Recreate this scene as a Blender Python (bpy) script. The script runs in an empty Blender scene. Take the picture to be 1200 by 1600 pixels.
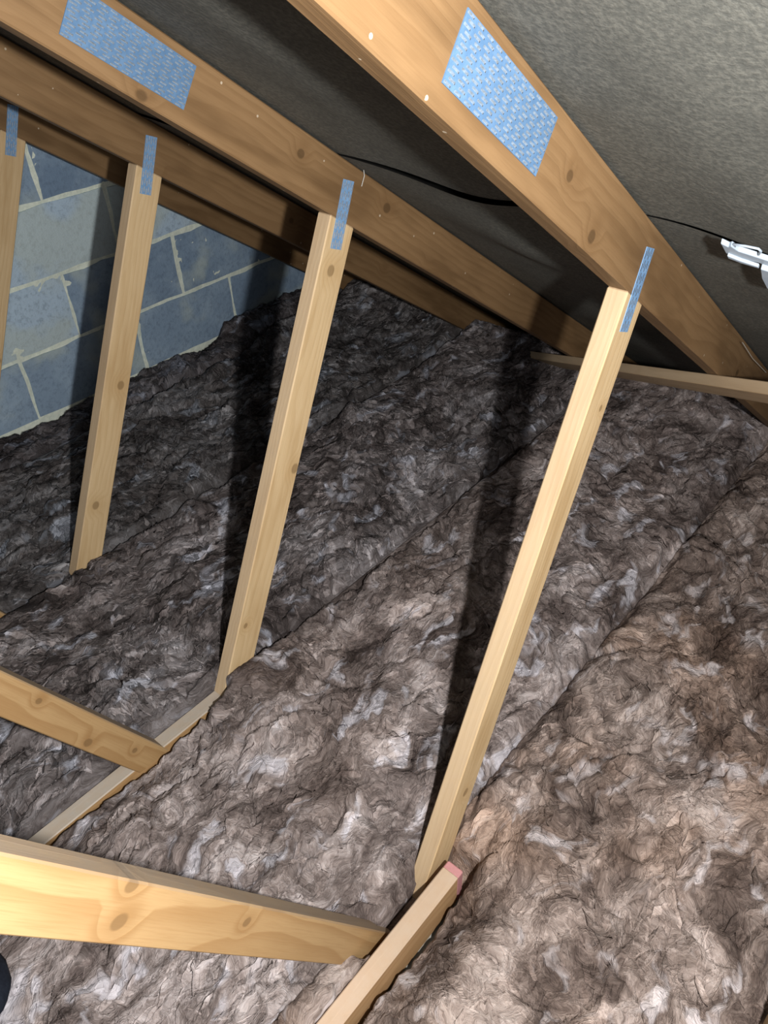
import bpy, bmesh, math, random
import numpy as np
from mathutils import Vector, Matrix

C = bpy.context.scene.collection
R = random.Random(7)
sc = bpy.context.scene

# ------------------------------------------------------------------ camera, world, lamp, exposure
YAW, PITCH, ROLL, FPX = 0.84602, 0.66303, -0.0356, 1254.55
fwd = Vector((math.sin(YAW) * math.cos(PITCH), math.cos(YAW) * math.cos(PITCH), -math.sin(PITCH)))
rgt = Vector((math.cos(YAW), -math.sin(YAW), 0))
upv = rgt.cross(fwd)
r2 = rgt * math.cos(ROLL) + upv * math.sin(ROLL)
u2 = -rgt * math.sin(ROLL) + upv * math.cos(ROLL)
cam_d = bpy.data.cameras.new('camera')
cam_d.sensor_fit = 'VERTICAL'
cam_d.sensor_height = 24.0
cam_d.lens = FPX / 1600 * 24.0
cam_d.clip_start = 0.02
cam = bpy.data.objects.new('camera', cam_d)
C.objects.link(cam)
cam.matrix_world = Matrix(((r2.x, u2.x, -fwd.x, 0), (r2.y, u2.y, -fwd.y, 0), (r2.z, u2.z, -fwd.z, 0), (0, 0, 0, 1)))
sc.camera = cam

world = bpy.data.worlds.new('world')
sc.world = world
world.use_nodes = True
world.node_tree.nodes['Background'].inputs[0].default_value = (0.75, 0.8, 0.95, 1)
world.node_tree.nodes['Background'].inputs[1].default_value = 0.06

lamp_d = bpy.data.lights.new('work_lamp', 'POINT')
lamp_d.energy = 140
lamp_d.color = (1.0, 0.965, 0.91)
lamp_d.shadow_soft_size = 0.018
lamp = bpy.data.objects.new('work_lamp', lamp_d)
C.objects.link(lamp)
lamp.location = (0.095, -0.185, -0.035)

fill_d = bpy.data.lights.new('fill_lamp', 'POINT')          # unseen fill lamp, added behind the camera to lift the shadows
fill_d.energy = 38
fill_d.color = (1.0, 0.97, 0.95)
fill_d.shadow_soft_size = 0.16
fill = bpy.data.objects.new('fill_lamp', fill_d)
C.objects.link(fill)
fill.location = (-0.45, -0.75, 0.15)

sc.view_settings.view_transform = 'Standard'
sc.view_settings.look = 'None'
sc.view_settings.exposure = 0.0
sc.view_settings.gamma = 1.0
sc.view_settings.use_curve_mapping = False

# ------------------------------------------------------------------ dimensions (metres, camera at the origin)
Y1, SP, T = 0.4664, 0.6, 0.0344          # front face of the first truss in view, truss spacing, timber thickness
RA = -0.6                                 # rafter slope (radians)
RD = Vector((math.cos(RA), 0, math.sin(RA)))
RN = Vector((-math.sin(RA), 0, math.cos(RA)))
R0 = Vector((1.2293, 0, -0.5789))         # a point of the rafter's lower arris
DR = 0.0985
SA = 1.13
SD = Vector((math.cos(SA), 0, math.sin(SA)))
SN = Vector((math.sin(SA), 0, -math.cos(SA)))
S0 = Vector((1.16388, 0, -0.31594))
WS = 0.0723
WA = 2.03138
WD = Vector((math.cos(WA), 0, math.sin(WA)))
WN = Vector((math.sin(WA), 0, -math.cos(WA)))
W0 = Vector((0.12659, 0, -0.75795))
DW = 0.0679
ZC = -1.435                               # top of the bottom chords
ZF = -1.54                                # plasterboard
YW = 2.468                                # gable wall face
RIDGE_X = -0.62

# ------------------------------------------------------------------ node helpers
def new_mat(name):
    m = bpy.data.materials.new(name)
    m.use_nodes = True
    nt = m.node_tree
    bs = nt.nodes['Principled BSDF']
    return m, nt, bs

class N:
    def __init__(s, nt): s.nt = nt
    def n(s, t, **kw):
        nd = s.nt.nodes.new(t)
        for k, v in kw.items(): setattr(nd, k, v)
        return nd
    def l(s, a, b): s.nt.links.new(a, b)
    def put(s, sock, v):
        if hasattr(v, 'is_output') or hasattr(v, 'links'): s.l(v, sock)
        else: sock.default_value = v
    def math(s, op, a, b=0.0, c=0.0, clamp=False):
        nd = s.n('ShaderNodeMath', operation=op, use_clamp=clamp)
        s.put(nd.inputs[0], a); s.put(nd.inputs[1], b); s.put(nd.inputs[2], c)
        return nd.outputs[0]
    def vmath(s, op, a, b):
        nd = s.n('ShaderNodeVectorMath', operation=op)
        s.put(nd.inputs[0], a); s.put(nd.inputs[1], b)
        return nd.outputs[0]
    def noise(s, vec, scale, detail=3, rough=0.55, dist=0.0, col=False):
        nd = s.n('ShaderNodeTexNoise')
        s.l(vec, nd.inputs['Vector'])
        nd.inputs['Scale'].default_value = scale
        nd.inputs['Detail'].default_value = detail
        nd.inputs['Roughness'].default_value = rough
        nd.inputs['Distortion'].default_value = dist
        return nd.outputs['Color' if col else 'Fac']
    def mapping(s, vec, scale=(1, 1, 1), rot=(0, 0, 0), loc=(0, 0, 0)):
        nd = s.n('ShaderNodeMapping')
        s.l(vec, nd.inputs['Vector'])
        nd.inputs['Scale'].default_value = scale
        nd.inputs['Rotation'].default_value = rot
        nd.inputs['Location'].default_value = loc
        return nd.outputs[0]
    def ss(s, v, a, b):
        nd = s.n('ShaderNodeMapRange', interpolation_type='SMOOTHSTEP')
        s.put(nd.inputs[0], v)
        nd.inputs[1].default_value = a; nd.inputs[2].default_value = b
        return nd.outputs[0]
    def lerp(s, v, a, b):
        nd = s.n('ShaderNodeMapRange')
        s.put(nd.inputs[0], v)
        nd.inputs[3].default_value = a; nd.inputs[4].default_value = b
        return nd.outputs[0]
    def mix(s, f, a, b, mode='MIX'):
        nd = s.n('ShaderNodeMix', data_type='RGBA', blend_type=mode)
        s.put(nd.inputs[0], f)
        for sock, v in ((nd.inputs[6], a), (nd.inputs[7], b)):
            if isinstance(v, tuple): sock.default_value = (*v, 1)
            else: s.l(v, sock)
        return nd.outputs[2]
    def bump(s, h, strength, dist, normal=None):
        nd = s.n('ShaderNodeBump')
        nd.inputs['Strength'].default_value = strength
        nd.inputs['Distance'].default_value = dist
        s.l(h, nd.inputs['Height'])
        if normal: s.l(normal, nd.inputs['Normal'])
        return nd.outputs[0]

def mat_wood(name, pale, mid, dark, dusty=(0.36, 0.33, 0.30), stain=0.35, speck=0.0, rings=95.0, ringmix=0.5):
    m, nt, bs = new_mat(name); k = N(nt)
    tc = k.n('ShaderNodeTexCoord').outputs['Object']
    rnd = k.n('ShaderNodeObjectInfo').outputs['Random']
    off = k.n('ShaderNodeCombineXYZ')
    k.l(k.math('MULTIPLY', rnd, 37.0), off.inputs[0]); k.l(k.math('MULTIPLY', rnd, 0.05), off.inputs[2])
    p = k.vmath('ADD', tc, off.outputs[0])
    # knots
    vor = k.n('ShaderNodeTexVoronoi')
    k.l(k.mapping(p, (6.5, 6.5, 9.0)), vor.inputs['Vector']); vor.inputs['Scale'].default_value = 1.0
    sep = k.n('ShaderNodeSeparateColor'); k.l(vor.outputs['Color'], sep.inputs[0])
    keep = k.math('GREATER_THAN', sep.outputs[0], 0.80)
    kd = vor.outputs['Distance']
    knot = k.math('MULTIPLY', k.math('SUBTRACT', 1.0, k.ss(kd, 0.05, 0.09)), keep)
    halo = k.math('MULTIPLY', k.math('SUBTRACT', 1.0, k.ss(kd, 0.03, 0.3)), keep)
    for nm in ('knot_a', 'knot_b', 'knot_c'):
        av = k.n('ShaderNodeAttribute', attribute_type='OBJECT', attribute_name=nm)
        s3 = k.n('ShaderNodeSeparateXYZ'); k.l(av.outputs['Vector'], s3.inputs[0])
        s4 = k.n('ShaderNodeSeparateXYZ'); k.l(tc, s4.inputs[0])
        dx_ = k.math('SUBTRACT', s4.outputs[0], s3.outputs[0]); dz_ = k.math('SUBTRACT', s4.outputs[2], s3.outputs[1])
        d_ = k.math('SQRT', k.math('ADD', k.math('MULTIPLY', k.math('MULTIPLY', dx_, dx_), 0.7), k.math('MULTIPLY', dz_, dz_)))
        d_ = k.math('DIVIDE', d_, k.math('MAXIMUM', s3.outputs[2], 1e-5))
        has = k.math('GREATER_THAN', s3.outputs[2], 1e-4)
        knot = k.math('MAXIMUM', knot, k.math('MULTIPLY', k.math('SUBTRACT', 1.0, k.ss(d_, 0.75, 1.15)), has))
        halo = k.math('MAXIMUM', halo, k.math('MULTIPLY', k.math('SUBTRACT', 1.0, k.ss(d_, 0.6, 4.2)), has))
    # growth rings, bent round the knots
    wv = k.noise(k.mapping(p, (2.2, 9, 9)), 1.0, 2, 0.5, col=True)
    wv = k.vmath('MULTIPLY', k.vmath('SUBTRACT', wv, (0.5, 0.5, 0.5)), (0.0, 0.055, 0.055))
    q = k.vmath('ADD', p, wv)
    sx = k.n('ShaderNodeSeparateXYZ'); k.l(q, sx.inputs[0])
    dy = k.math('SUBTRACT', sx.outputs[1], 0.07); dz = k.math('SUBTRACT', sx.outputs[2], 0.03)
    rad = k.math('SQRT', k.math('ADD', k.math('MULTIPLY', dy, dy), k.math('MULTIPLY', dz, dz)))
    rad = k.math('ADD', rad, k.math('MULTIPLY', halo, 0.018))
    ring = k.math('FRACT', k.math('MULTIPLY', rad, rings))
    ring = k.math('MULTIPLY', k.ss(ring, 0.25, 0.92), k.math('SUBTRACT', 1.0, k.ss(ring, 0.92, 1.0)))
    fib = k.noise(k.mapping(p, (14, 380, 380)), 1.0, 3, 0.6)
    big = k.noise(k.mapping(p, (3.0, 16, 16)), 1.0, 3, 0.6)
    c = k.mix(k.math('MULTIPLY', ring, ringmix), pale, mid)
    c = k.mix(k.math('MULTIPLY', k.ss(fib, 0.42, 0.75), 0.35), c, mid)
    c = k.mix(k.math('MULTIPLY', k.ss(big, 0.42, 0.72), stain), c, dark)
    c = k.mix(k.math('MULTIPLY', halo, 0.42), c, mid)
    c = k.mix(k.math('MULTIPLY', knot, 0.62), c, tuple(x * 0.5 for x in dark))
    # dust settled on the faces that look up
    ge = k.n('ShaderNodeNewGeometry'); sn = k.n('ShaderNodeSeparateXYZ'); k.l(ge.outputs['True Normal'], sn.inputs[0])
    at = k.n('ShaderNodeAttribute', attribute_type='OBJECT', attribute_name='dust')
    dn = k.noise(p, 40.0, 4, 0.65)
    df = k.math('MULTIPLY', k.math('MULTIPLY', k.ss(sn.outputs[2], 0.2, 0.45), at.outputs['Fac']), k.lerp(dn, 0.55, 1.15), clamp=True)
    c = k.mix(df, c, dusty)
    if speck > 0:
        v2 = k.n('ShaderNodeTexVoronoi'); k.l(p, v2.inputs['Vector']); v2.inputs['Scale'].default_value = 46
        s2 = k.n('ShaderNodeSeparateColor'); k.l(v2.outputs['Color'], s2.inputs[0])
        sp = k.math('MULTIPLY', k.math('LESS_THAN', v2.outputs['Distance'], 0.11), k.math('GREATER_THAN', s2.outputs[0], 0.86))
        c = k.mix(k.math('MULTIPLY', sp, speck), c, (0.62, 0.56, 0.46))
    k.l(c, bs.inputs['Base Color'])
    bs.inputs['Roughness'].default_value = 0.62
    bs.inputs['Specular IOR Level'].default_value = 0.3
    h = k.math('ADD', k.math('MULTIPLY', fib, 0.6), k.math('ADD', k.math('MULTIPLY', ring, 0.3), k.math('MULTIPLY', knot, -0.8)))
    k.l(k.bump(h, 0.35, 0.0012), bs.inputs['Normal'])
    return m

def mat_wool(name, seed, tint, brown):
    m, nt, bs = new_mat(name); k = N(nt)
    p0 = k.n('ShaderNodeNewGeometry').outputs['Position']
    p0 = k.mapping(p0, loc=(seed * 3.1, seed * 1.7, 0))
    w1 = k.vmath('MULTIPLY', k.vmath('SUBTRACT', k.noise(p0, 7.0, 2, 0.5, col=True), (0.5, 0.5, 0.5)), (0.22, 0.22, 0.1))
    p = k.vmath('ADD', p0, w1)
    w2 = k.vmath('MULTIPLY', k.vmath('SUBTRACT', k.noise(p, 24.0, 2, 0.5, col=True), (0.5, 0.5, 0.5)), (0.05, 0.05, 0.02))
    p2 = k.vmath('ADD', p, w2)
    st = k.noise(k.mapping(p2, (11, 34, 16), rot=(0, 0, 0.5)), 1.0, 5, 0.62)
    fi = k.noise(k.mapping(p2, (60, 260, 90), rot=(0, 0, 0.5)), 1.0, 3, 0.6)
    fi2 = k.noise(k.mapping(p2, (240, 60, 90), rot=(0, 0, 0.2)), 1.0, 3, 0.6)
    bg = k.noise(p0, 3.2, 3, 0.55)
    bl = k.noise(k.mapping(p2, (5, 10, 9), rot=(0, 0, 0.5), loc=(2, 7, 0)), 1.0, 3, 0.55)
    f = k.math('ADD', k.math('ADD', k.math('MULTIPLY', st, 0.32), k.math('MULTIPLY', bl, 0.42)), k.math('ADD', k.math('MULTIPLY', fi, 0.16), k.math('MULTIPLY', fi2, 0.12)))
    cr = k.n('ShaderNodeValToRGB')
    k.l(f, cr.inputs[0])
    el = cr.color_ramp.elements
    el[0].position = 0.38; el[0].color = (0.050, 0.039, 0.036, 1)
    el[1].position = 0.68; el[1].color = (0.62, 0.585, 0.59, 1)
    for pos, col in ((0.455, (0.125, 0.102, 0.096, 1)), (0.52, (0.230, 0.196, 0.186, 1)), (0.585, (0.40, 0.357, 0.350, 1))):
        e = el.new(pos); e.color = col
    c = cr.outputs[0]
    c = k.mix(k.math('MULTIPLY', k.ss(bg, 0.44, 0.68), brown), c, k.mix(1.0, c, (1.0, 0.80, 0.62), 'MULTIPLY'))
    # pale compacted tufts
    pn = k.noise(k.mapping(p2, (10, 17, 12), rot=(0, 0, 0.5), loc=(11, 3, 0)), 1.0, 2, 0.5)
    tf = k.math('MULTIPLY', k.ss(pn, 0.565, 0.70), k.lerp(fi, 0.45, 1.25))
    c = k.mix(k.math('MULTIPLY', tf, 0.8, clamp=True), c, (0.60, 0.60, 0.66))
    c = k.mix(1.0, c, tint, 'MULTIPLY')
    tu = k.n('ShaderNodeAttribute', attribute_type='OBJECT', attribute_name='tuft')
    ri = k.n('ShaderNodeNewGeometry').outputs['Random Per Island']
    g = k.n('ShaderNodeCombineColor'); gv = k.lerp(ri, 0.45, 2.1)
    for q in range(3): k.l(gv, g.inputs[q])
    c = k.mix(k.math('MULTIPLY', tu.outputs['Fac'], 1.0), c, k.mix(1.0, c, g.outputs[0], 'MULTIPLY'))
    k.l(c, bs.inputs['Base Color'])
    bs.inputs['Roughness'].default_value = 0.9
    bs.inputs['Specular IOR Level'].default_value = 0.12
    h = k.math('ADD', k.math('MULTIPLY', st, 1.0), k.math('ADD', k.math('MULTIPLY', fi, 0.4), k.math('MULTIPLY', fi2, 0.3)))
    k.l(k.bump(h, 0.75, 0.012), bs.inputs['Normal'])
    return m

def mat_block(name):
    m, nt, bs = new_mat(name); k = N(nt)
    tc = k.n('ShaderNodeNewGeometry').outputs['Position']
    at = k.n('ShaderNodeAttribute', attribute_type='OBJECT', attribute_name='tone')
    rnd = k.n('ShaderNodeObjectInfo').outputs['Random']
    n1 = k.noise(tc, 9.0, 4, 0.6); n2 = k.noise(tc, 70.0, 3, 0.65); n3 = k.noise(k.mapping(tc, (1, 1, 1), loc=(5, 0, 2)), 4.0, 3, 0.5)
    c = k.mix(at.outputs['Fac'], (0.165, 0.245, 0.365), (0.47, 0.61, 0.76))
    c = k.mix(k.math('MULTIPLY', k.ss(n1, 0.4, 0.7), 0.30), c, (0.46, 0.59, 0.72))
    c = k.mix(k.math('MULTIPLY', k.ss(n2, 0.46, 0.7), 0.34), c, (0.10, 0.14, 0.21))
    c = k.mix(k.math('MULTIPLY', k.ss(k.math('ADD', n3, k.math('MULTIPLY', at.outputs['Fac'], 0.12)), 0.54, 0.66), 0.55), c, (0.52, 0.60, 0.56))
    k.l(c, bs.inputs['Base Color'])
    bs.inputs['Roughness'].default_value = 0.9
    bs.inputs['Specular IOR Level'].default_value = 0.2
    k.l(k.bump(k.math('ADD', n2, k.math('MULTIPLY', n1, 0.6)), 0.6, 0.004), bs.inputs['Normal'])
    return m

def mat_plain(name, base, var, scale, rough=0.85, bump=0.5, bd=0.004, spec=0.2, metal=0.0):
    m, nt, bs = new_mat(name); k = N(nt)
    tc = k.n('ShaderNodeTexCoord').outputs['Object']
    n1 = k.noise(tc, scale, 4, 0.65)
    n2 = k.noise(tc, scale * 0.12, 3, 0.5)
    c = k.mix(k.ss(n1, 0.35, 0.7), base, var)
    c = k.mix(k.math('MULTIPLY', k.ss(n2, 0.4, 0.7), 0.35), c, tuple(0.75 * x for x in base))
    k.l(c, bs.inputs['Base Color'])
    bs.inputs['Roughness'].default_value = rough
    bs.inputs['Specular IOR Level'].default_value = spec
    bs.inputs['Metallic'].default_value = metal
    if bump: k.l(k.bump(n1, bump, bd), bs.inputs['Normal'])
    return m

M_RAFTER = mat_wood('rafter_wood', (0.215, 0.132, 0.064), (0.150, 0.084, 0.036), (0.108, 0.061, 0.026), (0.24, 0.18, 0.13), 0.75, 0.5, 80, 0.4)
M_STRUT = mat_wood('strut_wood', (0.60, 0.45, 0.265), (0.46, 0.30, 0.140), (0.38, 0.235, 0.10), (0.47, 0.37, 0.29), 0.5, 0, 110, 0.26)
M_WEB = mat_wood('web_wood', (0.43, 0.285, 0.140), (0.29, 0.160, 0.062), (0.33, 0.195, 0.085), (0.26, 0.225, 0.19), 0.3, 0, 55, 0.55)
M_CHORD = mat_wood('chord_wood', (0.46, 0.29, 0.14), (0.33, 0.19, 0.08), (0.30, 0.17, 0.075), (0.43, 0.40, 0.36), 0.35)
M_BEARER = mat_wood('bearer_wood', (0.50, 0.32, 0.17), (0.38, 0.22, 0.10), (0.36, 0.21, 0.10), (0.50, 0.39, 0.30), 0.3)
M_BRACE = mat_wood('brace_wood', (0.52, 0.39, 0.25), (0.40, 0.28, 0.16), (0.33, 0.22, 0.12), (0.46, 0.37, 0.27), 0.4)
M_PINK = mat_plain('pink_paint', (0.50, 0.24, 0.25), (0.44, 0.22, 0.22), 60, 0.7, 0.3, 0.001)
M_BLOCK = mat_block('concrete_block')
M_MORTAR = mat_plain('mortar', (0.70, 0.78, 0.70), (0.86, 0.92, 0.82), 60, 0.95, 0.8, 0.004)
M_FELT = mat_plain('roof_felt', (0.074, 0.077, 0.072), (0.128, 0.129, 0.117), 150, 0.85, 0.45, 0.0025, 0.25)
M_PLATE = mat_plain('galvanised_plate', (0.075, 0.150, 0.270), (0.105, 0.190, 0.32), 90, 0.55, 0.2, 0.001, 0.3, 0.0)
M_SLOT = mat_plain('plate_tooth_glint', (0.19, 0.25, 0.33), (0.12, 0.14, 0.16), 260, 0.55, 0.2, 0.001, 0.3, 0.0)  # teeth coloured lighter for the light their bent edges catch
M_PLATE2 = mat_plain('strut_plate_steel', (0.150, 0.275, 0.470), (0.20, 0.345, 0.56), 90, 0.55, 0.2, 0.001, 0.3, 0.0)
M_SLOT2 = mat_plain('strut_plate_tooth_glint', (0.42, 0.53, 0.66), (0.22, 0.31, 0.43), 260, 0.55, 0.2, 0.001, 0.3, 0.0)  # paler tooth colour stands in for the glint on bent edges
M_WHITE = mat_plain('white_plastic', (0.40, 0.48, 0.58), (0.34, 0.42, 0.53), 50, 0.4, 0.1, 0.001, 0.5)
M_NAVY = mat_plain('navy_cloth', (0.008, 0.011, 0.02), (0.014, 0.019, 0.032), 160, 0.9, 0.4, 0.002)
M_BOARD = mat_plain('plasterboard', (0.3, 0.29, 0.27), (0.34, 0.33, 0.3), 30, 0.9, 0.2, 0.002)
M_TILE = mat_plain('roof_underlay', (0.03, 0.03, 0.03), (0.04, 0.04, 0.04), 20, 0.9, 0.2, 0.002)
M_WEBS = mat_plain('cobweb', (0.6, 0.6, 0.58), (0.5, 0.5, 0.48), 90, 0.9, 0, 0.001)

# ------------------------------------------------------------------ mesh helpers
def link(name, me, mat, parent=None, mw=None):
    o = bpy.data.objects.new(name, me)
    C.objects.link(o)
    for m in (mat if isinstance(mat, list) else [mat]):
        if m.name not in [x.name for x in me.materials if x]: me.materials.append(m)
    mw = mw or Matrix.Identity(4)
    if parent:
        o.parent = parent
        par = Matrix.Identity(4); q = parent
        while q: par = q.matrix_basis @ par; q = q.parent
        o.matrix_basis = par.inverted() @ mw
    else:
        o.matrix_basis = mw
    return o

def bm_mesh(bm, smooth=False):
    me = bpy.data.meshes.new('mesh')
    bmesh.ops.recalc_face_normals(bm, faces=bm.faces)
    bm.to_mesh(me); bm.free()
    if smooth: me.shade_smooth()
    return me

def tag(o, label, cat, group=None, kind=None):
    o['label'] = label; o['category'] = cat
    if group: o['group'] = group
    if kind: o['kind'] = kind
    return o

def empty(name, loc):
    o = bpy.data.objects.new(name, None)
    C.objects.link(o); o.location = loc; o.empty_display_size = 0.1
    return o

def timber(name, poly, y0, thick, origin, direction, mat, parent=None, dust=0.0, bevel=0.0022, knots=()):
    """poly: corners (Vectors, y ignored) of the timber's face in the truss plane; the mesh lies along its own X."""
    X = Vector((direction.x, 0, direction.z)).normalized(); Z = Vector((-X.z, 0, X.x))
    mw = Matrix(((X.x, 0, Z.x, origin.x), (0, 1, 0, y0), (X.z, 0, Z.z, origin.z), (0, 0, 0, 1)))
    bm = bmesh.new()
    pts = [((q - origin).dot(X), (q - origin).dot(Z)) for q in poly]
    a = [bm.verts.new((x, 0, z)) for x, z in pts]
    b = [bm.verts.new((x, thick, z)) for x, z in pts]
    bm.faces.new(a); bm.faces.new(b[::-1])
    for i in range(len(a)):
        j = (i + 1) % len(a)
        bm.faces.new((a[i], b[i], b[j], a[j]))
    bmesh.ops.recalc_face_normals(bm, faces=bm.faces)
    bmesh.ops.bevel(bm, geom=bm.edges[:], offset=bevel, segments=1, affect='EDGES')
    o = link(name, bm_mesh(bm), mat, parent, mw)
    o['dust'] = dust
    for nm, (kx, kz, kr) in zip(('knot_a', 'knot_b', 'knot_c'), knots):
        d = Vector((kx, 0, kz)) - Vector((origin.x, 0, origin.z))
        o[nm] = (d.dot(X), d.dot(Z), kr)
    return o

def plate_mesh(L, W, nl, nw, ma, mb):
    """pressed nail plate: a thin sheet whose punched teeth leave staggered slots."""
    bm = bmesh.new()
    th = 0.0012
    dx, dz = L / nl, W / nw
    def quad(x0, x1, z0, z1, y, mi):
        f = bm.faces.new([bm.verts.new(v) for v in ((x0, y, z0), (x1, y, z0), (x1, y, z1), (x0, y, z1))])
        f.material_index = mi
    for i in range(nl):
        for j in range(nw):
            x0, z0 = i * dx, j * dz
            odd = (j % 2) * 0.5
            sx0 = x0 + dx * (0.06 + 0.26 * (j % 2)); sx1 = sx0 + dx * 0.62
            sz0 = z0 + dz * 0.26; sz1 = z0 + dz * 0.74
            quad(x0, x0 + dx, z0, sz0, -th, 0); quad(x0, x0 + dx, sz1, z0 + dz, -th, 0)
            quad(x0, sx0, sz0, sz1, -th, 0); quad(sx1, x0 + dx, sz0, sz1, -th, 0)
            m = (sz0 + sz1) / 2
            quad(sx0, sx1, sz0, m, -th * 0.35, 1)
            f = bm.faces.new([bm.verts.new(v) for v in ((sx0, -th * 0.35, m), (sx1, -th * 0.35, m), (sx1, -th * 1.5, sz1), (sx0, -th * 1.5, sz1))])
            f.material_index = 1
    for (xa, za, xb, zb) in ((0, 0, L, 0), (L, 0, L, W), (L, W, 0, W), (0, W, 0, 0)):
        bm.faces.new([bm.verts.new(v) for v in ((xa, -th, za), (xb, -th, zb), (xb, 0, zb), (xa, 0, za))])
    me = bpy.data.meshes.new('mesh'); bm.to_mesh(me); bm.free()
    me.materials.append(ma); me.materials.append(mb)
    return me

PLATE_BIG = plate_mesh(0.206, 0.063, 11, 13, M_PLATE, M_SLOT)
PLATE_SMALL = plate_mesh(0.125, 0.030, 7, 5, M_PLATE2, M_SLOT2)

def plate(me, name, origin, direction, y, parent):
    X = direction.normalized(); Z = Vector((-X.z, 0, X.x))
    mw = Matrix(((X.x, 0, Z.x, origin.x), (0, 1, 0, y), (X.z, 0, Z.z, origin.z), (0, 0, 0, 1)))
    return link(name, me, list(me.materials), parent, mw)

# ------------------------------------------------------------------ numpy noise for the wool
_rs = np.random.RandomState(11)
_perm = np.tile(_rs.permutation(512), 3)
_ang = _rs.rand(512) * 2 * np.pi
_gx, _gy = np.cos(_ang), np.sin(_ang)
def perlin(x, y):
    xi = np.floor(x).astype(np.int64); yi = np.floor(y).astype(np.int64)
    xf, yf = x - xi, y - yi
    u = xf * xf * xf * (xf * (xf * 6 - 15) + 10); v = yf * yf * yf * (yf * (yf * 6 - 15) + 10)
    def g(a, b, dx, dy):
        h = _perm[(_perm[a & 511] + b) & 1023] & 511
        return _gx[h] * dx + _gy[h] * dy
    n00 = g(xi, yi, xf, yf); n10 = g(xi + 1, yi, xf - 1, yf)
    n01 = g(xi, yi + 1, xf, yf - 1); n11 = g(xi + 1, yi + 1, xf - 1, yf - 1)
    return ((n00 * (1 - u) + n10 * u) * (1 - v) + (n01 * (1 - u) + n11 * u) * v) * 1.5
def sstep(a, b, x):
    t = np.clip((x - a) / (b - a), 0, 1)
    return t * t * (3 - 2 * t)
def flow(X, Y):
    return 0.55 + 1.9 * perlin(X * 2.3 + 4.2, Y * 2.3 + 9.1)
def sab(n, e=0.06): return np.sqrt(n * n + e * e) - 0.25
def wool_relief(X, Y):
    U = X + 0.070 * perlin(X * 4, Y * 4 + 7.7) + 0.022 * perlin(X * 12 + 3, Y * 12)
    V = Y + 0.070 * perlin(X * 4 + 31, Y * 4) + 0.022 * perlin(X * 12, Y * 12 + 19)
    a = 0.5
    P = U * math.cos(a) + V * math.sin(a); Q = -U * math.sin(a) + V * math.cos(a)
    h = 0.020 * perlin(X * 3.1 + 1.5, Y * 3.1)
    h += 0.026 * sab(perlin(P * 2.4 + 8, Q * 4.2 + 2), 0.08)
    h += 0.021 * sab(perlin(P * 5, Q * 9), 0.10)
    h -= 0.013 * np.exp(-(perlin(P * 2.9 + 21, Q * 4.6 + 13) / 0.035) ** 2)                      # long creases
    h -= 0.008 * np.exp(-(perlin(P * 6.5 + 2, Q * 4.8 + 33) / 0.03) ** 2)
    h += 0.013 * sab(perlin(P * 11 + 5, Q * 21 + 3), 0.10)
    h += 0.007 * sab(perlin(P * 24 + 9, Q * 48 + 1))
    h += 0.0035 * sab(perlin(P * 40 + 2, Q * 130 + 8))
    h += 0.0018 * perlin(P * 90, Q * 260)
    return h
def wool_height(X, Y, lo, hi):
    z = -1.405 + wool_relief(X, Y)
    z += 0.055 * sstep(1.80, 1.90, X + 0.05 * perlin(X * 8, Y * 8)) * sstep(2.05, 2.2, Y)   # heaped up in the far corner
    z += 0.05 * sstep(2.25, 2.5, X)
    d = np.minimum(Y - lo, hi - Y) + 0.012 * perlin(X * 9, Y * 9 + 50)
    sh = (1 - sstep(0.0, 0.035, d)) ** 1.6 * (1 - sstep(0.52, 0.44, X) * (np.abs(Y - 0.4836) < 0.06))
    z -= 0.030 * sh                                             # rounded shoulders at the joints
    z -= 0.075 * np.exp(-(np.maximum(np.abs(X - 0.56) - 0.08, 0) / 0.09) ** 2 - ((Y - 0.475) / 0.10) ** 2)                  # trodden down at the foot of the right strut
    dk = np.minimum.reduce([np.abs(Y - (Y1 + SP * q + T / 2)) for q in range(4)])
    z = np.where(dk < 0.024, np.maximum(z, np.where(Y < 0.7, ZC - 0.10, ZC + 0.004)), z)
    # the bearer and the open stretch of bottom chord lie in troughs
    b = sstep(0.70, 0.672, X) * sstep(0.392, 0.409, Y) * (Y < np.where(X < 0.44 + 0.03 * perlin(X * 40, Y * 40), 0.450, 0.48365))
    z = z * (1 - b) + (-1.535) * b
    z -= 0.045 * sstep(0.68, 0.56, X) * sstep(0.29, 0.39, Y) * (Y < 0.43)
    c = sstep(0.66, 0.61, X + 0.01 * perlin(X * 30, Y * 30)) * sstep(1.045, 1.062, Y) * sstep(1.108, 1.098, Y)
    z = z * (1 - c) + (-1.50) * c
    z -= 0.030 * sstep(0.68, 0.58, X) * sstep(0.93, 1.04, Y) * sstep(1.09, 1.06, Y)
    z -= 0.015 * sstep(0.68, 0.58, X) * sstep(1.07, 1.10, Y) * sstep(1.2, 1.11, Y)
    # keep the wool under the sarking
    roof = R0.z + math.tan(RA) * (X - R0.x) + 0.07
    return np.minimum(z, np.maximum(roof, -1.53))

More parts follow.
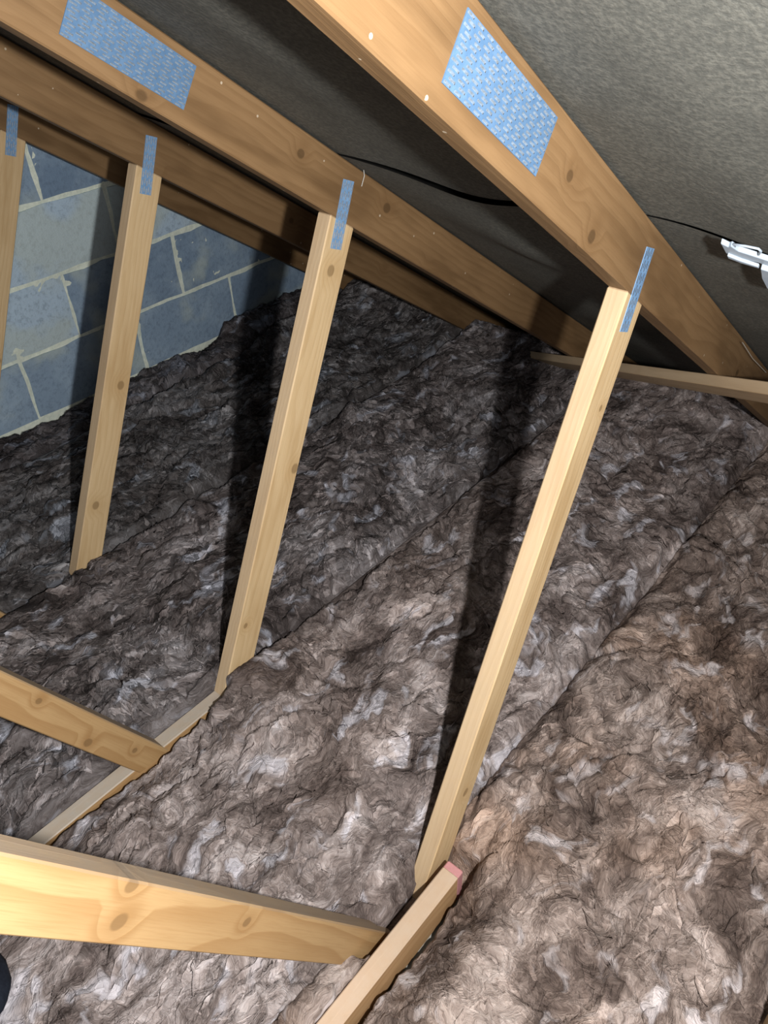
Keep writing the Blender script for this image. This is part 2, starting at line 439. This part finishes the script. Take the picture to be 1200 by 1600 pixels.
def tufts(parent, lo, hi, x0, x1, step, Z, mat):
    """torn flakes and loose strands of wool lying on the blanket, joined into one mesh."""
    rs = np.random.RandomState(int(abs(lo) * 1000) + 3)
    area = (hi - lo) * (x1 - x0)
    def samp(x, y):
        i = np.clip(((y - lo) / (hi - lo) * (Z.shape[0] - 1)), 0, Z.shape[0] - 1.001)
        j = np.clip(((x - x0) / (x1 - x0) * (Z.shape[1] - 1)), 0, Z.shape[1] - 1.001)
        a, b = i.astype(int), j.astype(int); u, v = i - a, j - b
        return (Z[a, b] * (1 - u) + Z[a + 1, b] * u) * (1 - v) + (Z[a, b + 1] * (1 - u) + Z[a + 1, b + 1] * u) * v
    Vs, Fs, base = [], [], 0
    for kind, dens, ns, nw in (('flake', 2600, 5, 2), ('strand', 5200, 6, 1)):
        far = lo > 0.9
        n = int(area * dens * (1.0 if far else 0.7))
        cx = rs.uniform(x0 + .05, x1 - .05, n); cy = rs.uniform(lo + .02, hi - .02, n)
        L = rs.uniform(0.018, 0.055, n) * (1.35 if far else 1.2) if kind == 'flake' else rs.uniform(0.025, 0.09, n)
        W = L * rs.uniform(0.18, 0.5, n) if kind == 'flake' else rs.uniform(0.0007, 0.0026, n)
        th = flow(cx, cy) + rs.normal(0, 0.45, n); cv = rs.normal(0, 12 if kind == 'flake' else 16, n)
        lift = rs.uniform(0.001, 0.006, n)
        s_ = np.linspace(-.5, .5, ns + 1)[None, :]
        ang = th[:, None] + cv[:, None] * s_ * L[:, None]
        px = np.cumsum(np.cos(ang), 1); py = np.cumsum(np.sin(ang), 1)
        px = cx[:, None] + (px - px.mean(1, keepdims=True)) * (L / ns)[:, None]
        py = cy[:, None] + (py - py.mean(1, keepdims=True)) * (L / ns)[:, None]
        wid = W[:, None] * np.sqrt(np.clip(1 - (2 * s_) ** 2, 0.02, 1)) * (1 + 0.3 * rs.normal(0, 1, (n, ns + 1)))
        P = []
        for t_ in np.linspace(-1, 1, nw + 1):
            x = px - np.sin(ang) * wid * 0.5 * t_; y = py + np.cos(ang) * wid * 0.5 * t_
            y = np.clip(y, lo + .003, hi - .003)
            z = samp(x, y) + lift[:, None] * (1 - (2 * s_) ** 2) * (0.35 + 0.65 * (1 - t_ * t_)) - 0.0012 + rs.normal(0, 0.0008, (n, ns + 1))
            z = z + (0.0035 * t_ * rs.normal(0, 1, (n, 1)) if kind == 'flake' else 0.0015)
            P.append(np.stack([x, y, z], -1))
        P = np.stack(P, 2)                                     # n, ns+1, nw+1, 3
        # none on bare timber
        ok = ~((P[..., 0].min((1, 2)) < 0.70) & (((P[..., 1].max((1, 2)) > 0.395) & (P[..., 1].min((1, 2)) < 0.462)) | ((P[..., 1].max((1, 2)) > 1.05) & (P[..., 1].min((1, 2)) < 1.105))))
        P = P[ok]; n = len(P)
        idx = base + np.arange(n * (ns + 1) * (nw + 1)).reshape(n, ns + 1, nw + 1)
        F = np.stack([idx[:, :-1, :-1], idx[:, 1:, :-1], idx[:, 1:, 1:], idx[:, :-1, 1:]], -1).reshape(-1, 4)
        Vs.append(P.reshape(-1, 3)); Fs.append(F); base += n * (ns + 1) * (nw + 1)
    V = np.concatenate(Vs); F = np.concatenate(Fs)
    me = bpy.data.meshes.new('mesh')
    me.vertices.add(len(V)); me.vertices.foreach_set('co', V.astype(np.float32).ravel())
    me.loops.add(F.size); me.loops.foreach_set('vertex_index', F.astype(np.int32).ravel())
    me.polygons.add(len(F)); me.polygons.foreach_set('loop_start', np.arange(0, F.size, 4, dtype=np.int32))
    me.update(calc_edges=True); me.shade_smooth()
    o = link('wool_tufts', me, mat, parent); o['kind'] = 'stuff'; o['tuft'] = 0.34 if lo < 0.3 else 0.42 if lo < 1.0 else 1.0

def blanket(lo, hi, x0, x1, step, mat, label):
    nx = int((x1 - x0) / step) + 1; ny = int((hi - lo) / step) + 1
    xs = np.linspace(x0, x1, nx); ys = np.linspace(lo, hi, ny)
    X, Y = np.meshgrid(xs, ys)
    Z = wool_height(X, Y, lo, hi)
    # sideways curl so that the tufts lean and overhang
    th = flow(X, Y)
    k = np.gradient(Z, step, axis=1), np.gradient(Z, step, axis=0)
    amp = 0.007 * perlin(X * 19 + 77, Y * 19)
    inn = sstep(0, 0.03, np.minimum.reduce([X - x0, x1 - X, Y - lo, hi - Y]))
    XX = X + inn * (amp * np.cos(th) + 0.006 * perlin(X * 40, Y * 40 + 5))
    YY = Y + inn * (amp * np.sin(th) + 0.006 * perlin(X * 40 + 60, Y * 40))
    V = np.stack([XX, YY, Z], -1).reshape(-1, 3)
    idx = np.arange(nx * ny).reshape(ny, nx)
    F = np.stack([idx[:-1, :-1], idx[:-1, 1:], idx[1:, 1:], idx[1:, :-1]], -1).reshape(-1, 4)
    ring = np.concatenate([idx[0, :], idx[1:, -1], idx[-1, -2::-1], idx[-2:0:-1, 0]])
    base = V[ring].copy(); base[:, 2] = ZF
    j = np.arange(len(ring)); jn = (j + 1) % len(ring); off = nx * ny
    F2 = np.stack([ring[j], off + j, off + jn, ring[jn]], -1)
    V = np.concatenate([V, base]); F = np.concatenate([F, F2])
    me = bpy.data.meshes.new('mesh')
    me.vertices.add(len(V)); me.vertices.foreach_set('co', V.astype(np.float32).ravel())
    me.loops.add(F.size); me.loops.foreach_set('vertex_index', F.astype(np.int32).ravel())
    me.polygons.add(len(F)); me.polygons.foreach_set('loop_start', np.arange(0, F.size, 4, dtype=np.int32))
    me.update(calc_edges=True); me.validate()
    me.shade_smooth()
    o = link('insulation_blanket', me, mat)
    tag(o, label, 'insulation', 'insulation blankets laid between the trusses')
    tufts(o, lo, hi, x0, x1, step, Z, mat)
    return o

# ------------------------------------------------------------------ setting: floor, ceiling, gable wall
def box_mesh(x0, x1, y0, y1, z0, z1):
    bm = bmesh.new(); bmesh.ops.create_cube(bm, size=1)
    for v in bm.verts:
        v.co = Vector((x0 if v.co.x < 0 else x1, y0 if v.co.y < 0 else y1, z0 if v.co.z < 0 else z1))
    return bm_mesh(bm)

fl = link('floor', box_mesh(-3.8, 3.2, -1.6, 2.6, ZF - 0.03, ZF - 0.001), M_BOARD); fl['kind'] = 'structure'

def roof_at(x, off): return R0.z + math.tan(RA) * (x - R0.x) + off / math.cos(RA)

# outer roof deck, both slopes
def deck(mirror):
    bm = bmesh.new()
    xs = (RIDGE_X, 3.1)
    vs = []
    for off in (0.17, 0.19):
        for y in (-1.6, 2.6):
            for x in xs:
                xx = 2 * RIDGE_X - x if mirror else x
                vs.append(bm.verts.new((xx, y, roof_at(x, off))))
    for f in ((0, 1, 3, 2), (4, 5, 7, 6), (0, 1, 5, 4), (2, 3, 7, 6), (0, 2, 6, 4), (1, 3, 7, 5)):
        bm.faces.new([vs[i] for i in f])
    return bm_mesh(bm)
ceil = link('ceiling', deck(False), M_TILE); ceil['kind'] = 'structure'
ceil2 = link('ceiling', deck(True), M_TILE); ceil2['kind'] = 'structure'

def lap_x(y):
    """where the upper edge of the lower sheet runs: it droops a little down the slope in every bay."""
    ph = ((y - (Y1 + T / 2)) / SP) % 1.0
    bay = math.sin(math.pi * ph) ** 2
    return 1.120 + 0.066 * bay + 0.003 * math.sin(13 * y), bay
def felt_sheet(upper, y0=-1.4, y1=2.466):
    """one width of sarking felt, draped between the rafters."""
    ns, ny = 46, 200
    V, F = [], []
    for i in range(ns + 1):
        s = i / ns
        for j in range(ny + 1):
            y = y0 + (y1 - y0) * j / ny
            xl, bay = lap_x(y)
            x = RIDGE_X + (xl + 0.001 - RIDGE_X) * s if upper else xl + (2.95 - xl) * s ** 1.35
            rip = 0.0025 * math.sin(9 * x + 5 * y) + 0.002 * math.sin(23 * y + 4 * x)
            off = DR + 0.004 + rip * (0.3 + bay)
            if upper: off -= 0.004 * bay
            else:
                e = (x - xl)
                gap = (0.0085 + 0.003 * math.sin(7 * y + 2)) * (0.30 + 0.70 * bay ** 0.6)
                off -= gap * math.exp(-e / 0.10) + 0.026 * bay * (math.exp(-((e - 0.19) / 0.11) ** 2) * 0.75 + 0.45 * (1 - math.exp(-e / 0.5)))
            V.append((x, y, roof_at(x, off)))
    for i in range(ns):
        for j in range(ny):
            a = i * (ny + 1) + j
            F.append((a, a + 1, a + ny + 2, a + ny + 1))
    me = bpy.data.meshes.new('mesh'); me.from_pydata(V, [], F); me.shade_smooth()
    return me
link('felt_sheet', felt_sheet(True), M_FELT, ceil)
link('felt_sheet', felt_sheet(False), M_FELT, ceil)

# gable wall: mortar bed + blocks
def mortar_mesh():
    nx, nz = 300, 190
    xs = np.linspace(-0.9, 2.75, nx); zs = np.linspace(ZF, 0.55, nz)
    X, Z = np.meshgrid(xs, zs)
    Yv = YW + 0.0015 + 0.0026 * perlin(X * 22, Z * 22) + 0.0022 * perlin(X * 70 + 4, Z * 70)
    V = np.stack([X, Yv, Z], -1).reshape(-1, 3)
    idx = np.arange(nx * nz).reshape(nz, nx)
    F = np.stack([idx[:-1, :-1], idx[:-1, 1:], idx[1:, 1:], idx[1:, :-1]], -1).reshape(-1, 4)
    top = R0.z + np.tan(RA) * (X - R0.x) + 0.165
    ok = (Z < top).reshape(-1)
    F = F[ok[F].all(1)]
    me = bpy.data.meshes.new('mesh'); me.from_pydata(V.tolist(), [], F.tolist()); me.shade_smooth()
    return me
wall = link('wall_gable', mortar_mesh(), M_MORTAR); wall['kind'] = 'structure'

def block_mesh(w, h, seed):
    rr = random.Random(seed)
    bm = bmesh.new()
    nx, nz = 6, 3
    g = {}
    for i in range(nx + 1):
        for j in range(nz + 1):
            ex = rr.uniform(-0.0055, 0.004)
            x = w * i / nx; z = h * j / nz
            edge = i in (0, nx) or j in (0, nz)
            g[i, j] = bm.verts.new((x + (ex if edge else 0), (0.002 if edge else 0.0) + rr.uniform(-0.0012, 0.0012), z + (rr.uniform(-0.0055, 0.0045) if edge else 0)))
    for i in range(nx):
        for j in range(nz):
            bm.faces.new((g[i, j], g[i + 1, j], g[i + 1, j + 1], g[i, j + 1]))
    rim = [g[i, 0] for i in range(nx + 1)] + [g[nx, j] for j in range(1, nz + 1)] + [g[i, nz] for i in range(nx - 1, -1, -1)] + [g[0, j] for j in range(nz - 1, 0, -1)]
    back = [bm.verts.new(v.co + Vector((0, 0.09, 0))) for v in rim]
    for i in range(len(rim)):
        j = (i + 1) % len(rim)
        bm.faces.new((rim[i], back[i], back[j], rim[j]))
    bm.faces.new(back)
    return bm_mesh(bm)
Z0, BX, JT = -0.7431, 1.246, 0.015
BM = [block_mesh(0.45 - JT, 0.225 - JT, s) for s in range(4)]
for j in range(-3, 6):                                        # course j has its bed joint at Z0 + .225 j
    zb = Z0 + 0.225 * j + JT / 2
    for i in range(-6, 5):
        xb = BX + 0.45 * i + (0.225 if j % 2 else 0.0) + JT / 2
        if xb > 2.5 or zb > roof_at(xb + 0.1, 0.05): continue
        mtx = Matrix.Translation((xb + R.uniform(-.002, .002), YW - 0.0035 + R.uniform(-.0015, .0015), zb)) @ Matrix.Rotation(R.uniform(-.004, .004), 4, 'Y')
        b = link('block', BM[R.randrange(4)], M_BLOCK, wall, mtx)
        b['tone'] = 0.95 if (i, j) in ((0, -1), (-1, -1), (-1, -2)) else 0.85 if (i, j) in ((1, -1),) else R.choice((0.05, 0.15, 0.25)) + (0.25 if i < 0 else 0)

# ------------------------------------------------------------------ the trusses
def cut_x(p, d, q, e):
    """point of line p + s d on line q + t e, in the truss plane."""
    den = d.x * e.z - d.z * e.x
    s = ((q.x - p.x) * e.z - (q.z - p.z) * e.x) / den
    return p + d * s
KNOTS = {
    (0, 'web'): [(0.129, -0.775, 0.0085), (0.104, -0.810, 0.010), (0.236, -1.029, 0.007)],
    (1, 'web'): [(0.3265, -1.276, 0.009), (0.405, -1.386, 0.006), (0.2775, -1.105, 0.006)],
    (0, 'strut'): [(1.026, -0.820, 0.006), (0.728, -1.336, 0.008), (1.055, -0.665, 0.005)],
    (1, 'strut'): [(0.925, -0.968, 0.010), (0.729, -1.284, 0.006), (1.075, -0.585, 0.010)],
    (2, 'strut'): [(0.910, -0.965, 0.010), (0.755, -1.249, 0.010)],
    (0, 'rafter'): [(0.945, -0.361, 0.009), (0.870, -0.270, 0.007)],
    (1, 'rafter'): [(1.246, -0.510, 0.010), (1.022, -0.361, 0.008)]}
def make_truss(y, label, ZC=ZC, kk=0):
    root = empty('roof_truss', (0.62, y, ZC))
    tag(root, label, 'roof truss', 'roof trusses across the loft')
    up = Vector((0, 0, 1)); hx = Vector((1, 0, 0))
    chord_top = Vector((0, 0, ZC))
    # rafter
    rl0 = cut_x(R0, RD, Vector((RIDGE_X, 0, 0)), up); rl1 = cut_x(R0, RD, chord_top - up * 0.097, hx)
    ru0 = cut_x(R0 + RN * DR, RD, Vector((RIDGE_X, 0, 0)), up); ru1 = cut_x(R0 + RN * DR, RD, chord_top - up * 0.097, hx)
    timber('rafter', [rl0, rl1, ru1, ru0], y, T, rl0, RD, M_RAFTER, root, 0.0, knots=KNOTS.get((kk, 'rafter'), ()))
    # bottom chord
    e = cut_x(R0, RD, chord_top, hx)
    timber('bottom_chord', [Vector((-1.9, 0, ZC - 0.097)), Vector((e.x + 0.10, 0, ZC - 0.097)), Vector((e.x - 0.02, 0, ZC)), Vector((-1.9, 0, ZC))],
           y, T, Vector((-1.9, 0, ZC - 0.097)), hx, M_CHORD, root, 0.95)
    # strut
    a0 = cut_x(S0, SD, R0, RD); a1 = cut_x(S0 + SN * WS, SD, R0, RD)
    b0 = cut_x(S0, SD, chord_top, hx); b1 = cut_x(S0 + SN * WS, SD, chord_top, hx)
    timber('strut', [b0, b1, a1, a0], y, T, b0, SD, M_STRUT, root, 0.45, knots=KNOTS.get((kk, 'strut'), ()))
    # long web up to the ridge
    apex = cut_x(W0, WD, R0, RD)
    w1 = W0 - WN * DW
    foot = chord_top - up * 0.02
    c0 = cut_x(W0, WD, foot, hx); c1 = cut_x(w1, WD, foot, hx)
    d0 = cut_x(W0, WD, R0, RD); d1 = cut_x(w1, WD, R0, RD)
    timber('web', [c1, c0, d0, d1], y - 0.0015, T, c1, WD, M_WEB, root, 0.8, knots=KNOTS.get((kk, 'web'), ()))
    # plates pressed into the front
    po = R0 + RD * -0.752 + RN * 0.022
    plate(PLATE_BIG, 'nail_plate', po, RD, y, root)
    pd_ = Vector((0.375, 0, 0.927))
    plate(PLATE_SMALL, 'strut_plate', Vector((1.105, 0, -0.553)), pd_, y, root)
    return root
LBL = {
    -1: 'timber roof truss of which only a strut corner shows at the bottom right corner',
    0: 'timber roof truss at the right, its pale strut rising behind the pink ended bearer',
    1: 'timber roof truss with a strut standing on the one exposed dusty bottom chord',
    2: 'timber roof truss whose strut stands left of centre against the block wall',
    3: 'timber roof truss closest to the block wall, its strut cut off by the left edge'}
for kk in (-1, 0, 1, 2, 3):
    make_truss(Y1 + SP * kk + (0 if kk < 3 else -0.002), LBL[kk], ZC - (0.105 if kk == 0 else 0.006), kk)

# timber bearer lying along the first truss, with its end sprayed pink
bz = ZC - 0.006
by = 0.411
root = empty('timber_bearer', (0.3, by, bz - 0.09))
tag(root, 'pale sawn timber bearer with a pink painted end at the foot of the right strut', 'timber')
X1 = 0.634
timber('beam', [Vector((-1.2, 0, bz - 0.09)), Vector((X1, 0, bz - 0.09)), Vector((X1, 0, bz)), Vector((-1.2, 0, bz))], by, T, Vector((-1.2, 0, bz - 0.09)), Vector((1, 0, 0)), M_BEARER, root, 1.0)
pk = timber('painted_end', [Vector((X1 - 0.002, 0, bz - 0.0895)), Vector((X1 + 0.016, 0, bz - 0.0895)), Vector((X1 + 0.016, 0, bz - 0.001)), Vector((X1 - 0.002, 0, bz - 0.001))], by, T, Vector((X1, 0, bz)), Vector((1, 0, 0)), M_PINK, root, 0.0)
pk['label'] = 'pink painted end of the bearer'

# diagonal brace under the rafters
def brace():
    A = Vector((1.522, 0.343, 0)); B = Vector((2.613, 1.627, 0))
    d = (B - A)
    def pt(y, off):
        x = A.x + d.x * (y - A.y) / d.y
        p = Vector((x, y, 0)); p.z = roof_at(x, 0)
        return p + RN * off
    p0, p1 = pt(-0.16, 0), pt(1.63, 0)
    X = (p1 - p0).normalized(); Zd = -RN; Yd = Zd.cross(X)
    if Yd.x < 0: Yd = -Yd
    Zd = X.cross(Yd)
    mw = Matrix(((X.x, Yd.x, Zd.x, p0.x), (X.y, Yd.y, Zd.y, p0.y), (X.z, Yd.z, Zd.z, p0.z), (0, 0, 0, 1)))
    s = 1 if Zd.dot(RN) < 0 else -1
    bm = bmesh.new(); bmesh.ops.create_cube(bm, size=1)
    L = (p1 - p0).length
    for v in bm.verts:
        v.co = Vector(((v.co.x + .5) * L, (v.co.y + .5) * 0.092, s * ((v.co.z + .5) * 0.025 + 0.0008)))
    bmesh.ops.bevel(bm, geom=bm.edges[:], offset=0.0015, segments=1, affect='EDGES')
    o = link('diagonal_brace', bm_mesh(bm), M_BRACE, None, mw)
    o['dust'] = 0.5
    tag(o, 'thin sawn timber brace nailed diagonally under the rafters near the eaves', 'brace')
brace()

# ------------------------------------------------------------------ insulation
YK = [Y1 + SP * k + T / 2 for k in range(-1, 4)]
MW = [mat_wool('mineral_wool_falloff_%s' % n, i, t, b) for i, (n, t, b) in enumerate((
    ('brown', (0.90, 0.84, 0.80), 0.55), ('tan', (0.92, 0.91, 0.93), 0.15), ('grey', (0.60, 0.63, 0.68), 0.1), ('dark', (0.40, 0.44, 0.48), 0.1), ('deep', (0.36, 0.39, 0.44), 0.1)))]  # lower tints on the farther blankets paint in the light falling off
LB = ['brown mineral wool insulation blanket nearest the camera, right of the pink ended bearer',
      'brown mineral wool insulation blanket between the right strut and the exposed chord',
      'grey brown mineral wool blanket, tint dimmed for light falloff, behind the exposed chord and the middle strut',
      'mineral wool blanket, tint dimmed for light falloff, behind the left strut, in front of the last truss',
      'narrow strip of mineral wool, tint dimmed for light falloff, pushed against the block wall']
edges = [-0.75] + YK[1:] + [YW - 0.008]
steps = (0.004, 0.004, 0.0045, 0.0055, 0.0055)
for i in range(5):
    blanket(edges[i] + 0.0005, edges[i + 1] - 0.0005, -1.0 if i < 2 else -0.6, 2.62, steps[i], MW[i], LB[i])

# ------------------------------------------------------------------ small things
def roof_pt(x, y, off):
    return Vector((x, y, roof_at(x, 0))) + RN * off
def vent_clip():
    root = empty('felt_vent_clip', roof_pt(1.07, 0.31, DR - 0.02))
    tag(root, 'white plastic vent clip hooked over the felt lap at the right edge', 'clip')
    O = Vector((1.05, 0.34, 0)); O.z = roof_at(O.x, 0)
    def P(x, y, off): return Vector((x, y, roof_at(x, off)))
    def slab(name, pts, off, th):
        bm = bmesh.new()
        a = [bm.verts.new(P(x, y, off)) for x, y in pts]
        b = [bm.verts.new(P(x, y, off + th)) for x, y in pts]
        bm.faces.new(a); bm.faces.new(b[::-1])
        for i in range(len(a)):
            j = (i + 1) % len(a); bm.faces.new((a[i], b[i], b[j], a[j]))
        bmesh.ops.recalc_face_normals(bm, faces=bm.faces)
        bmesh.ops.bevel(bm, geom=bm.edges[:], offset=0.0006, segments=1, affect='EDGES')
        return link(name, bm_mesh(bm), M_WHITE, root)
    off = DR - 0.032
    slab('body', [(1.044, 0.337), (1.052, 0.329), (1.047, 0.3245), (1.060, 0.318), (1.072, 0.2835), (1.088, 0.262), (1.098, 0.262), (1.094, 0.285), (1.086, 0.297), (1.086, 0.318), (1.077, 0.338)], off, 0.006)
    slab('blade', [(1.080, 0.335), (1.089, 0.319), (1.094, 0.297), (1.089, 0.297), (1.082, 0.318), (1.072, 0.334)], off - 0.004, 0.004)
    slab('hook', [(1.088, 0.293), (1.098, 0.262), (1.170, 0.276), (1.166, 0.299), (1.125, 0.2985)], off - 0.006, 0.008)
    cu = bpy.data.curves.new('loop', 'CURVE'); cu.dimensions = '3D'; cu.bevel_depth = 0.0016; cu.bevel_resolution = 2
    sp = cu.splines.new('POLY')
    lp = [(1.060, 0.322), (1.047, 0.3215), (1.045, 0.306), (1.045, 0.2905), (1.052, 0.2885), (1.066, 0.294)]
    sp.points.add(len(lp) - 1)
    for q, (x, y) in zip(sp.points, lp): q.co = (*P(x, y, off + 0.003), 1)
    tmp = bpy.data.objects.new('tmp', cu); me = bpy.data.meshes.new_from_object(tmp)
    bpy.data.objects.remove(tmp)
    link('loop', me, M_WHITE, root)
vent_clip()

def cobweb(pts, label):
    cu = bpy.data.curves.new('thread', 'CURVE'); cu.dimensions = '3D'; cu.bevel_depth = 0.0007; cu.bevel_resolution = 1
    sp = cu.splines.new('POLY'); sp.points.add(len(pts) - 1)
    for q, v in zip(sp.points, pts): q.co = (*v, 1)
    tmp = bpy.data.objects.new('tmp', cu); me = bpy.data.meshes.new_from_object(tmp); bpy.data.objects.remove(tmp)
    o = link('cobweb_thread', me, M_WEBS); tag(o, label, 'cobweb', 'cobweb threads')
y2 = Y1 + SP
cobweb([Vector((1.163, y2 - 0.002, -0.405)), Vector((1.176, y2 - 0.004, -0.417)), Vector((1.178, y2 - 0.004, -0.432)), Vector((1.171, y2 - 0.002, -0.450))], 'pale cobweb thread on the rafter above the middle strut plate')

cobweb([Vector((1.6808, 0.45, -0.7912)), Vector((1.80, 0.451, -0.878)), Vector((1.9563, 0.45, -0.9805))], 'pale cobweb thread along the rafter edge above the diagonal brace')

def bundle():
    bm = bmesh.new()
    bmesh.ops.create_icosphere(bm, subdivisions=4, radius=1)
    c = Vector((-0.163, 0.965, -1.335))
    for v in bm.verts:
        d = v.co.copy()
        n = 1 + 0.06 * math.sin(5 * d.x + 3 * d.y) + 0.05 * math.sin(9 * d.z + 4 * d.y) + 0.03 * math.sin(17 * d.x - 11 * d.y)
        v.co = c + Vector((d.x * 0.20 * n, d.y * 0.20 * n, d.z * 0.075 * n))
    o = link('cloth_bundle', bm_mesh(bm, True), M_NAVY)
    tag(o, 'dark navy cloth bundle lying on the insulation at the bottom left edge', 'cloth')
bundle()
